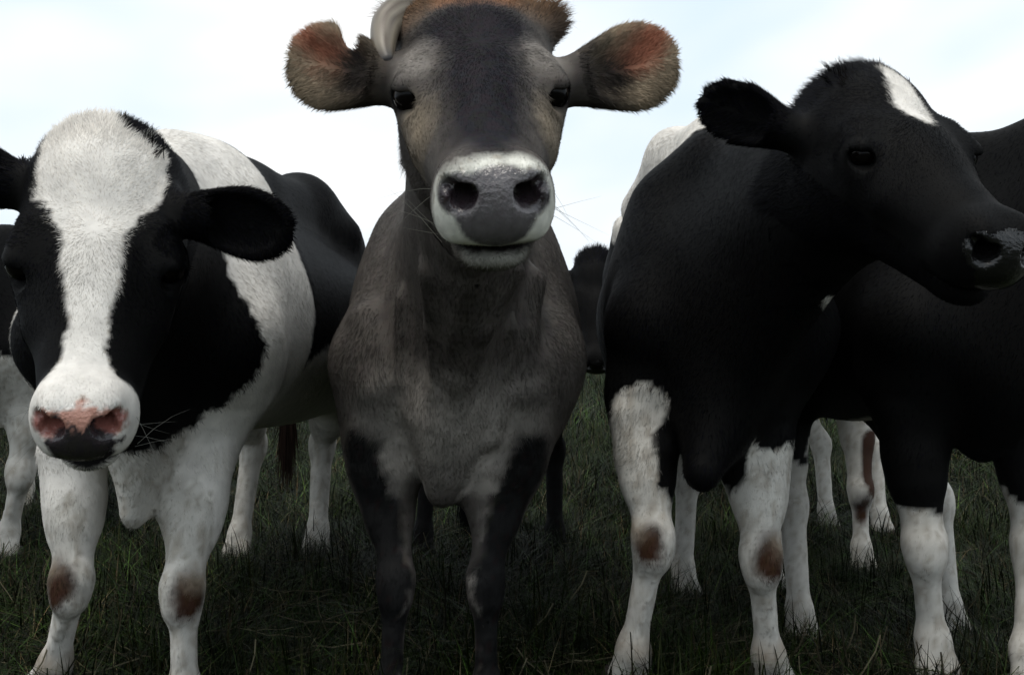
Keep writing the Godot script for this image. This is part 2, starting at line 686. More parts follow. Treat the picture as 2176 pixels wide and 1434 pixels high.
func build_grass() -> void:
	var r := RandomNumberGenerator.new(); r.seed = 77
	var patchy := FastNoiseLite.new(); patchy.seed = 3; patchy.frequency = 1.3
	var bands := [[1.3, 4.6, 0.034, 0.9], [4.6, 9.0, 0.055, 1.15], [9.0, 26.0, 0.16, 1.9], [26.0, 90.0, 0.6, 4.0]]
	var lists := []
	var tufts := []
	for v in 6:
		tufts.append(grass_tuft(50 + v, 12, 0.11 + 0.035 * v, 0.028))
		lists.append([])
	for b in bands:
		var z: float = b[0]
		while z < b[1]:
			var half := z * 0.62 + 0.8
			var x := -half
			while x < half:
				var px: float = x + r.randf_range(-0.5, 0.5) * b[2]; var pz: float = z + r.randf_range(-0.5, 0.5) * b[2]
				x += b[2]
				var g := patchy.get_noise_2d(px, pz)
				var kind := clampi(int((g + 0.5) * 4.0 + r.randf() * 2.6), 0, 5)
				if kind > 3 and r.randf() < 0.35:
					kind = 2
				var s: float = b[3] * r.randf_range(0.6, 1.15)
				var t := Transform3D(Basis(Vector3.UP, r.randf() * TAU).scaled(Vector3(s, s * r.randf_range(0.7, 1.1), s)), Vector3(px, ground_y(px, -pz) - 0.004, -pz))
				lists[kind].append(t)
			z += b[2]
	var names := ["very short", "short", "middling", "long", "tall", "tallest"]
	for v in 6:
		var mm := MultiMesh.new(); mm.transform_format = MultiMesh.TRANSFORM_3D; mm.use_colors = true
		mm.mesh = tufts[v]; mm.instance_count = lists[v].size()
		for i in lists[v].size():
			mm.set_instance_transform(i, lists[v][i])
			var o: Vector3 = lists[v][i].origin
			var lush := 0.75 + 0.9 * patchy.get_noise_2d(o.x * 1.8 + 40.0, o.z * 1.8) + r.randf_range(-0.3, 0.55)
			lush = clampf(lush, 0.25, 2.0)
			var dry := clampf(patchy.get_noise_2d(o.x * 3.0, o.z * 3.0 + 90.0) * 1.6, 0.0, 0.7)
			mm.set_instance_color(i, Color(lush * (1.0 + dry * 0.7), lush * (1.0 + dry * 0.2), lush))
		var mi := MultiMeshInstance3D.new(); mi.name = numbered("grass"); mi.multimesh = mm; mi.material_override = mats.grass
		mi.set_meta("kind", "stuff"); mi.set_meta("label", "%s dark green pasture grass around the cows' feet" % names[v]); mi.set_meta("category", "grass")
		add_child(mi)
	# dead straw lying about and a few dry stalks standing up
	var sm := straw(91)
	var places := []
	for i in 5200:
		var d := 1.9 + 7.0 * pow(r.randf(), 1.8)
		var x := r.randf_range(-1, 1) * (d * 0.62 + 0.5)
		var b := Basis(Vector3.UP, r.randf() * TAU)
		if r.randf() < 0.2:
			b = b * Basis(Vector3.RIGHT, r.randf_range(0.7, 1.4))
		var q := r.randf_range(0.5, 1.3)
		places.append([Transform3D(b.scaled(Vector3(q, q, q)), Vector3(x, ground_y(x, -d) + r.randf_range(0.01, 0.09), -d)), r.randf()])
	var ms := MultiMesh.new(); ms.transform_format = MultiMesh.TRANSFORM_3D; ms.use_colors = true
	ms.mesh = sm; ms.instance_count = places.size()
	for i in places.size():
		ms.set_instance_transform(i, places[i][0])
		var v: float = 0.25 + 1.1 * places[i][1] * places[i][1]
		ms.set_instance_color(i, Color(0.20 * v, 0.175 * v, 0.115 * v))
	var so := MultiMeshInstance3D.new(); so.name = "straw"; so.multimesh = ms; so.material_override = mats.grass
	so.set_meta("kind", "stuff"); so.set_meta("label", "pale dead straw lying among the green grass blades"); so.set_meta("category", "straw")
	add_child(so)
	print("grass ", Time.get_ticks_msec())

# ------------------------------------------------------------------ cow anatomy
# head frame from the point between the eyes, the nose direction and a roll
func head_frame(eyes: Vector3, nose: Vector3, scale: float, roll := 0.0) -> Transform3D:
	var z := nose.normalized()
	var x := Vector3.UP.cross(z).normalized()
	var y := z.cross(x)
	var b := Basis(x, y, z).rotated(z, roll)
	b = b.scaled_local(Vector3.ONE * scale)
	return Transform3D(b, eyes - b * Vector3(0, -0.05, 0.19))

func add_head(c: Cow, t: Transform3D, wide := 1.0, mw := 1.0, tilt := 0.0) -> void:
	c.head = t
	var piv := Vector3(0, -0.1, 0.41)
	c.muzzle = t * Transform3D(Basis(Vector3.RIGHT, -tilt), piv) * Transform3D(Basis(), -piv)
	var mz := c.muzzle
	var mb := mz.basis.orthonormalized()
	var s := t.basis.get_scale().x
	var b := t.basis.orthonormalized()
	var pr := c.prims
	var E := func(x: float, y: float, z: float, rx: float, ry: float, rz: float, k := 0.03) -> Pr:
		if z > 0.4:
			return ell(mz * Vector3(x * mw, y, z), Vector3(rx * mw, ry, rz) * s, mb, k * s)
		var q := wide if z > 0.16 else 1.0
		return ell(t * Vector3(x * q, y, z), Vector3(rx * q, ry, rz) * s, b, k * s)
	var L := func(x: float, y: float, z: float, r1: float, x2: float, y2: float, z2: float, r2: float, k := 0.03) -> Pr:
		return limb(t * Vector3(x * wide, y, z), t * Vector3(x2 * (mw if z2 > 0.4 else wide), y2, z2), r1 * s, r2 * s, k * s)
	pr.append(E.call(0, -0.07, 0.055, 0.078, 0.075, 0.085, 0.03))
	pr.append(E.call(0, -0.062, 0.155, 0.09, 0.062, 0.16, 0.03))
	pr.append(flat_limb(t * Vector3(0, -0.068, 0.2), t * Vector3(0, -0.078, 0.42), 0.064 * s, 0.045 * s, b.x, 1.1 * lerpf(wide, mw, 0.5), 0.04 * s))
	for g: float in [-1.0, 1.0]:
		pr.append(L.call(g * 0.08, -0.034, 0.155, 0.026, g * 0.098, -0.044, 0.205, 0.022, 0.035))   # brow
		pr.append(L.call(g * 0.085, -0.075, 0.18, 0.03, g * 0.062, -0.1, 0.28, 0.03, 0.04))           # cheek bone
		pr.append(L.call(g * 0.042, -0.11, 0.22, 0.052, g * 0.026, -0.097, 0.43, 0.036, 0.04))        # upper jaw
		pr.append(E.call(g * 0.062, -0.135, 0.14, 0.036, 0.085, 0.085, 0.04))                         # masseter
		pr.append(L.call(g * 0.045, -0.2, 0.14, 0.036, g * 0.02, -0.155, 0.40, 0.026, 0.05))          # lower jaw
		pr.append(E.call(g * 0.039, -0.068, 0.466, 0.03, 0.034, 0.036, 0.03))                         # nostril wing
		pr.append(E.call(g * 0.043, -0.114, 0.45, 0.031, 0.036, 0.044, 0.03))                        # upper lip
	pr.append(L.call(0, -0.16, 0.16, 0.06, 0, -0.15, 0.38, 0.036, 0.05))
	pr.append(E.call(0, -0.088, 0.45, 0.06, 0.05, 0.055, 0.03))
	pr.append(E.call(0, -0.096, 0.476, 0.046, 0.046, 0.034, 0.02))
	pr.append(E.call(0, -0.168, 0.428, 0.052, 0.027, 0.047, 0.014))                                    # chin
	pr.append(cut(E.call(0, -0.148, 0.466, 0.085, 0.0032, 0.05, 0.008)))                              # mouth
	for g: float in [-1.0, 1.0]:
		var nb := mb * Basis(Vector3(0, 0, 1), g * -0.5) * Basis(Vector3(0, 1, 0), g * 0.45)
		pr.append(cut(ell(mz * Vector3(g * 0.04 * mw, -0.074, 0.502), Vector3(0.017, 0.0135, 0.05) * s, nb, 0.01 * s)))
		pr.append(cut(E.call(g * 0.056, -0.06, 0.497, 0.011, 0.008, 0.02, 0.01)))
		pr.append(cut(E.call(g * 0.104, -0.052, 0.224, 0.021, 0.0155, 0.026, 0.008)))                    # eye socket
		pr.append(L.call(g * 0.096, -0.03, 0.184, 0.010, g * 0.105, -0.034, 0.215, 0.006, 0.012))         # upper lid
		pr.append(L.call(g * 0.1, -0.073, 0.192, 0.006, g * 0.095, -0.068, 0.224, 0.005, 0.012))       # lower lid
	# bare nose leather
	c.bare.append(E.call(0, -0.086, 0.506, 0.05, 0.056, 0.038))
	for g: float in [-1.0, 1.0]:
		c.bare.append(E.call(g * 0.043, -0.07, 0.5, 0.03, 0.028, 0.036))
	c.head_c = t * Vector3(0, -0.09, 0.23)
	c.head_r = 0.34 * s

# stiff whiskers round the muzzle
func add_whiskers(c: Cow, root: Node3D, col: Color, sd: int) -> void:
	var r := RandomNumberGenerator.new(); r.seed = sd
	var list := []
	for i in 12:
		var g := -1.0 if i % 2 == 0 else 1.0
		var st := c.muzzle * Vector3(g * r.randf_range(0.05, 0.066), r.randf_range(-0.15, -0.07), r.randf_range(0.43, 0.47))
		var en := c.muzzle * Vector3(g * r.randf_range(0.095, 0.14), r.randf_range(-0.19, -0.06), r.randf_range(0.43, 0.5))
		list.append([st, en, Vector3(0, r.randf_range(-0.02, 0.03), 0), 0.00028, col])
	strands(root, "whisker_hair", list)

# the tuft of long hair between the ears, in clumps
func add_forelock(c: Cow, root: Node3D, cols: Array, n: int, tall: float, lean: Vector3, sd: int) -> void:
	var r := RandomNumberGenerator.new(); r.seed = sd
	var list := []
	for k in n:
		var at := Vector3(r.randfn(0.0, 0.03), -0.016, r.randfn(0.008, 0.02))
		var way := Vector3(at.x * 2.5 + r.randfn(0, 0.3), 0.8, r.randfn(0, 0.35)) + lean
		var col: Color = cols[r.randi() % cols.size()]
		var grow := r.randf_range(0.45, 1.1)
		for i in 16:
			var o := Vector3(r.randfn(0, 0.006), 0, r.randfn(0, 0.006))
			var st := c.head * (at + o)
			var en := c.head * (at + o * 0.5 + (way + Vector3(r.randfn(0, 0.12), 0, r.randfn(0, 0.12))).normalized() * tall * grow * r.randf_range(0.75, 1.1))
			list.append([st, en, c.head.basis * Vector3(0, 0.02, r.randfn(0, 0.02)), 0.0009, col * r.randf_range(0.8, 1.15)])
	strands(root, "forelock_hair", list)

func add_eyes(c: Cow, root: Node3D, wide := 1.0) -> void:
	var s := c.head.basis.get_scale().x
	for g: float in [-1.0, 1.0]:
		var sp := SphereMesh.new(); sp.radius = 0.0245 * s; sp.height = 0.049 * s; sp.radial_segments = 32; sp.rings = 16
		var mi := MeshInstance3D.new(); mi.name = "eye"; mi.mesh = sp; mi.material_override = mats.eye
		root.add_child(mi, true)
		mi.position = root.transform.affine_inverse() * (c.head * Vector3(g * 0.094 * wide, -0.052, 0.2045))

func add_ear(c: Cow, base: Vector3, tip: Vector3, open: Vector3, width: float, cup := 0.9) -> void:
	var e := (tip - base)
	var L := e.length()
	e = e.normalized()
	var n := (open - e * open.dot(e)).normalized()
	var w := n.cross(e)
	var b := Basis(e, w, n)
	c.prims.append(limb(base - e * 0.03, base + e * L * 0.3, 0.034, 0.03, 0.03))
	c.prims.append(ell(base + e * L * 0.36, Vector3(L * 0.36, width * 0.36, 0.026), b, 0.03))
	c.prims.append(ell(base + e * L * 0.6, Vector3(L * 0.4, width * 0.5, 0.018), b, 0.02))
	c.prims.append(cut(ell(base + e * L * 0.55 + n * 0.022 * cup, Vector3(L * 0.37, width * 0.38, 0.02), b, 0.012)))
	c.ears.append([base, e, L])

# a leg through joints given top to bottom, with a radius at each
func add_leg(c: Cow, j: Array, hind := false) -> void:
	if not hind:
		var el: Vector3 = j[0]; var kn: Vector3 = j[1]; var fe: Vector3 = j[2]; var ft: Vector3 = j[3]
		var f: float = j[4]
		c.prims.append(limb(el, el.lerp(kn, 0.55), 0.088 * f, 0.062 * f, 0.09))
		c.prims.append(limb(el.lerp(kn, 0.45), kn + Vector3(0, 0.03, 0), 0.064 * f, 0.046 * f, 0.05))
		c.prims.append(ell(kn + Vector3(0, 0.008, 0.01), Vector3(0.052, 0.05, 0.052) * f, Basis(), 0.03))
		c.prims.append(ell(kn + Vector3(0, -0.035, 0.014), Vector3(0.045, 0.045, 0.046) * f, Basis(), 0.03))
		c.prims.append(limb(kn + Vector3(0, 0.0, -0.03), kn.lerp(fe, 0.25) + Vector3(0, 0, -0.02), 0.032 * f, 0.02 * f, 0.03))
		c.prims.append(limb(kn, fe, 0.034 * f, 0.031 * f, 0.03))
		c.prims.append(limb(kn + Vector3(0.006, -0.05, 0.026) * f, fe + Vector3(0, 0.03, 0.024) * f, 0.013 * f, 0.012 * f, 0.012))
		var away := signf(el.x - c.body.origin.x)
		c.prims.append(limb(el.lerp(kn, 0.1) + Vector3(away * 0.035, 0, 0.03), el.lerp(kn, 0.68) + Vector3(away * 0.022, 0, 0.012), 0.05 * f, 0.026 * f, 0.025))
		c.prims.append(limb(el.lerp(kn, 0.15) + Vector3(-away * 0.03, 0, 0.035), el.lerp(kn, 0.75) + Vector3(-away * 0.012, 0, 0.02), 0.04 * f, 0.022 * f, 0.022))
		c.stains.append([kn.lerp(fe, 0.95), 0.05]); c.stains.append([el.lerp(kn, 0.9) + Vector3(away * 0.04, 0, 0.02), 0.035])
		c.prims.append(limb(kn.lerp(fe, 0.2) + Vector3(0, 0, -0.03), fe + Vector3(0, 0, -0.024), 0.018 * f, 0.02 * f, 0.02))
		c.prims.append(ell(fe, Vector3(0.042, 0.05, 0.043) * f, Basis(), 0.03))
		for g: float in [-1.0, 1.0]:
			c.prims.append(limb(fe + Vector3(g * 0.008, 0, 0.005), ft + Vector3(g * 0.026 * f, 0.06, 0.02), 0.033 * f, 0.033 * f, 0.012))
	else:
		var st: Vector3 = j[0]; var hk: Vector3 = j[1]; var fe: Vector3 = j[2]; var ft: Vector3 = j[3]
		var f: float = j[4]
		c.prims.append(limb(st, st.lerp(hk, 0.7), 0.125 * f, 0.06 * f, 0.1))
		c.prims.append(limb(st.lerp(hk, 0.5), hk, 0.07 * f, 0.045 * f, 0.05))
		c.prims.append(limb(hk + Vector3(0, 0.03, -0.04), hk + Vector3(0, -0.04, 0.01), 0.036 * f, 0.045 * f, 0.04))
		c.prims.append(limb(hk, fe, 0.042 * f, 0.035 * f, 0.03))
		c.prims.append(ell(fe, Vector3(0.042, 0.05, 0.043) * f, Basis(), 0.03))
		for g: float in [-1.0, 1.0]:
			c.prims.append(limb(fe + Vector3(g * 0.008, 0, 0.005), ft + Vector3(g * 0.026 * f, 0.06, 0.02), 0.033 * f, 0.033 * f, 0.012))

func add_hoof(root: Node3D, at: Vector3, f := 1.0) -> void:
	var st := SurfaceTool.new(); st.begin(Mesh.PRIMITIVE_TRIANGLES); st.set_smooth_group(-1)
	for g: float in [-1.0, 1.0]:
		var rows := []
		for k in 4:
			var y: float = [0.0, 0.025, 0.055, 0.075][k]
			var sx: float = [0.034, 0.033, 0.029, 0.018][k]
			var zf: float = [0.085, 0.07, 0.045, 0.02][k]
			var zb: float = [-0.05, -0.05, -0.042, -0.03][k]
			var ring := []
			for q in 10:
				var an := TAU * q / 10.0
				var zz := zf * cos(an) if cos(an) > 0 else -zb * cos(an)
				ring.append(Vector3((g * 0.034 + sin(an) * sx) * f, y * f, zz * f))
			rows.append(ring)
		for k in 3:
			for q in 10:
				var q2 := (q + 1) % 10
				for v in [rows[k][q], rows[k + 1][q], rows[k + 1][q2], rows[k][q], rows[k + 1][q2], rows[k][q2]]:
					st.add_vertex(v)
		for q in range(1, 9):
			for v in [rows[3][0], rows[3][q + 1], rows[3][q]]:
				st.add_vertex(v)
	st.generate_normals()
	var mi := MeshInstance3D.new(); mi.name = "hoof"; mi.mesh = st.commit(); mi.material_override = mats.hoof
	root.add_child(mi, true)
	mi.position = root.transform.affine_inverse() * at

# trunk in the body frame: front feet at z = 0, looking along +z
func add_trunk(c: Cow, t: Transform3D, len: float, wide := 1.0, tall := 1.0, girth := 1.0) -> void:
	c.body = t
	var b := t.basis.orthonormalized()
	var V := func(x: float, y: float, z: float) -> Vector3:
		return t * Vector3(x * wide, y * tall, z)
	var back := -len
	var pr := c.prims
	pr.append(flat_limb(V.call(0, 0.98, -0.28), V.call(0, 0.96, back + 0.35), 0.33 * girth, 0.355 * girth, b.x, wide, 0.1))
	pr.append(limb(V.call(0, 1.36, -0.08), V.call(0, 1.33, -0.5), 0.055, 0.07, 0.16))
	pr.append(limb(V.call(0, 1.31, -0.5), V.call(0, 1.35, back - 0.05), 0.07, 0.08, 0.16))
	pr.append(ell(V.call(0, 1.17, back + 0.02), Vector3(0.24 * wide, 0.2, 0.27), b, 0.15))
	pr.append(ell(V.call(0, 0.93, 0.0), Vector3(0.18 * wide, 0.25, 0.2), b, 0.1))
	pr.append(flat_limb(V.call(0, 0.82, 0.09), V.call(0, 0.64, 0.03), 0.11, 0.065, b.x, 0.6, 0.12))
	for g: float in [-1.0, 1.0]:
		pr.append(flat_limb(V.call(g * 0.15, 1.22, -0.16), V.call(g * 0.205, 0.9, 0.03), 0.115, 0.105, b.x, 0.75, 0.13))
		pr.append(limb(V.call(g * 0.2, 0.92, 0.03), V.call(g * 0.18, 0.8, -0.05), 0.095, 0.085, 0.1))
		pr.append(limb(V.call(g * 0.235, 1.32, back + 0.2), V.call(g * 0.225, 1.3, back + 0.16), 0.035, 0.035, 0.14))
		pr.append(limb(V.call(g * 0.1, 1.24, back - 0.22), V.call(g * 0.1, 1.22, back - 0.2), 0.045, 0.045, 0.12))
		pr.append(flat_limb(V.call(g * 0.17, 1.1, back + 0.02), V.call(g * 0.2, 0.8, back + 0.14), 0.2, 0.13, b.x, 0.7, 0.12))

func add_neck(c: Cow, f := 1.0, crest := 1.0) -> void:
	var t := c.body
	var h := c.head
	var b := t.basis.orthonormalized()
	var s := h.basis.get_scale().x
	var poll := h * Vector3(0, -0.085, -0.01)
	var throat := h * Vector3(0, -0.17, 0.07)
	c.prims.append(flat_limb(t * Vector3(0, 1.28 * crest, -0.12), poll, 0.11 * f, 0.075 * s, b.x, 0.8, 0.12))
	c.prims.append(flat_limb(t * Vector3(0, 1.1, -0.05), poll.lerp(throat, 0.5), 0.185 * f, 0.1 * s, b.x, 0.85, 0.12))
	c.prims.append(flat_limb(t * Vector3(0, 0.92, 0.06), throat, 0.15 * f, 0.075 * s, b.x, 0.7, 0.12))
	c.prims.append(flat_limb(t * Vector3(0, 0.78, 0.13), throat + Vector3(0, -0.04, -0.06), 0.05, 0.035, b.x, 0.5, 0.1))

func add_horn(root: Node3D, pts: Array, rad: Array) -> void:
	var cv := Curve3D.new()
	for i in pts.size():
		var d: Vector3 = (pts[mini(i + 1, pts.size() - 1)] - pts[maxi(i - 1, 0)]) / 6.0
		cv.add_point(pts[i], -d, d)
	cv.bake_interval = 0.004
	var n := 26; var m := 20
	var L := cv.get_baked_length()
	var V := PackedVector3Array(); var N := PackedVector3Array(); var C := PackedColorArray(); var I := PackedInt32Array()
	var inv := root.transform.affine_inverse()
	for i in n + 1:
		var t := float(i) / n
		var p := cv.sample_baked(t * L, true)
		var dir := (cv.sample_baked(minf(t + 0.02, 1.0) * L, true) - cv.sample_baked(maxf(t - 0.02, 0.0) * L, true)).normalized()
		var x := dir.cross(Vector3(0, 0, 1)).normalized(); var y := dir.cross(x)
		var ft := t * (rad.size() - 1)
		var r := lerpf(rad[int(ft)], rad[mini(int(ft) + 1, rad.size() - 1)], ft - int(ft))
		r *= 1.0 + 0.02 * sin(t * 42.0) * (1.0 - t)
		if i == n:
			r *= 0.35
		for j in m:
			var an := TAU * j / m
			var o := x * cos(an) + y * sin(an)
			V.append(inv * (p + o * r)); N.append((o + (dir * 0.8 if i > n - 2 else Vector3.ZERO)).normalized())
			var st := clampf(0.5 + 1.1 * nz.get_noise_3d(cos(an) * 0.5, sin(an) * 0.5, t * 0.12), 0.0, 1.0)
			var col := Color(0.085, 0.062, 0.042).lerp(Color(0.27, 0.235, 0.18), st)
			C.append(col.lerp(Color(0.035, 0.03, 0.028), smoothstep(0.8, 0.96, t)))
	for i in n:
		for j in m:
			var a := i * m + j; var b := i * m + (j + 1) % m
			I.append_array([a, b, a + m, b, b + m, a + m])
	var am := ArrayMesh.new()
	# front faces run clockwise: check one and turn all if needed
	var cr := (V[I[1]] - V[I[0]]).cross(V[I[2]] - V[I[0]])
	if cr.dot(N[I[0]]) > 0.0:
		for q in range(0, I.size(), 3):
			var sw := I[q + 1]; I[q + 1] = I[q + 2]; I[q + 2] = sw
	add_arrays(am, V, N, C, I)
	am.surface_set_material(0, mats.horn)
	var mi := MeshInstance3D.new(); mi.name = "horn"; mi.mesh = am
	root.add_child(mi, true)

func ridge(c: Cow, pts: Array, r: float, k: float) -> void:
	for i in pts.size() - 1:
		var f := 1.0 - 0.35 * i / pts.size()
		c.prims.append(limb(pts[i], pts[i + 1], r * f, r * (f - 0.35 / pts.size()), k))

# strands: each [root, tip, sag, half width, colour], a ribbon of three pieces
func strands(root: Node3D, called: String, list: Array) -> void:
	var V := PackedVector3Array(); var N := PackedVector3Array(); var C := PackedColorArray()
	var inv := root.transform.affine_inverse()
	for s in list:
		var a: Vector3 = s[0]; var b: Vector3 = s[1]
		var pl := Vector3.ZERO; var pr := Vector3.ZERO
		var view := (Vector3(0, EYE, 0) - a).normalized()
		var side := (b - a).cross(view).normalized()
		for i in 4:
			var t := i / 3.0
			var p: Vector3 = a.lerp(b, t) + s[2] * (t * (1.0 - t))
			var w: float = s[3] * (1.0 - t * 0.85)
			var l := inv * (p - side * w); var r := inv * (p + side * w)
			if i > 0:
				for q in [pl, l, r, pl, r, pr]:
					V.append(q); N.append(view); C.append(s[4])
			pl = l; pr = r
	var am := ArrayMesh.new()
	var A := []; A.resize(Mesh.ARRAY_MAX)
	A[Mesh.ARRAY_VERTEX] = V; A[Mesh.ARRAY_NORMAL] = N; A[Mesh.ARRAY_COLOR] = C
	am.add_surface_from_arrays(Mesh.PRIMITIVE_TRIANGLES, A)
	am.surface_set_material(0, mats.hair)
	var mi := MeshInstance3D.new(); mi.name = called; mi.mesh = am; mi.set_meta("kind", "stuff")
	root.add_child(mi, true)

func add_tail(c: Cow, root: Node3D, dock: Vector3, top: Vector3, tip: Vector3, col: Color) -> void:
	c.prims.append(limb(dock, top, 0.03, 0.016, 0.05))
	var r := RandomNumberGenerator.new(); r.seed = 31
	var list := []
	for i in 420:
		var o := Vector3(r.randfn(0, 0.016), 0, r.randfn(0, 0.016))
		var st := top.lerp(tip, r.randf_range(-0.25, 0.35)) + o * 0.6
		var en := st.lerp(tip, 1.0) + o * 1.5 + Vector3(0, r.randf_range(-0.03, 0.22), 0)
		list.append([st, en, Vector3(r.randfn(0, 0.02), 0, r.randfn(0, 0.02)), 0.0022, col * r.randf_range(0.5, 1.8)])
	strands(root, "tail_switch", list)

func cow_node(label: String, at: Vector3, group: String) -> Node3D:
	var n := Node3D.new(); n.name = numbered("cow"); add_child(n)
	n.position = Vector3(at.x, ground_y(at.x, at.z), at.z)
	n.set_meta("label", label); n.set_meta("category", "cow"); n.set_meta("group", group)
	return n

func on_ground(p: Vector3) -> Vector3:
	return Vector3(p.x, ground_y(p.x, p.z), p.z)

const WHITE := Color(0.72, 0.69, 0.64)      # clean white hair
const DUSTY_SHADED := Color(0.54, 0.52, 0.475)      # white hair, some dust, with weaker light low down put into the colour
const BLACK := Color(0.0045, 0.0045, 0.0045)
const KNEE := Color(0.05, 0.026, 0.017)

func build_cows() -> void:
	brown_cow()
	left_cow()
	right_cow()
	far_right_cow()
	red_cow()
	peeping_cow()
	far_left_cow()

func bp(c: Cow, x: float, y: float, z: float) -> Vector3:
	return c.body * Vector3(x, y, z)

func hp(c: Cow, x: float, y: float, z: float) -> Vector3:
	return c.head * Vector3(x, y, z)

func head_patch(c: Cow, x: float, y: float, z: float, rx: float, ry: float, rz: float, col: Color, soft := 0.008) -> void:
	var s := c.head.basis.get_scale().x
	var f := c.muzzle if z > 0.4 else c.head
	var e := tint(ell(f * Vector3(x, y, z), Vector3(rx, ry, rz) * s, f.basis.orthonormalized()), col, soft)
	e.warp = 0.45
	c.patches.append(e)

func nostrils(c: Cow, mw: float, col: Color) -> void:
	for g: float in [-1.0, 1.0]:
		head_patch(c, g * 0.042 * mw, -0.073, 0.482, 0.024, 0.02, 0.042, col, 0.008)

# rubbed knee: a dark fringe above brown hair
func knee_patch(c: Cow, at: Vector3, r: float) -> void:
	c.patches.append(tint(ell(at + Vector3(0.004, 0.014, 0), Vector3(r, r * 1.15, r * 1.2)), Color(0.05, 0.04, 0.035), 0.035))
	c.patches.append(tint(ell(at + Vector3(0, -0.018, 0), Vector3(r * 0.85, r, r * 1.2)), Color(0.05, 0.026, 0.016), 0.035))

func body_patch(c: Cow, at: Vector3, r: Vector3, col: Color, soft := 0.008) -> void:
	c.patches.append(tint(ell(at, r), col, soft))

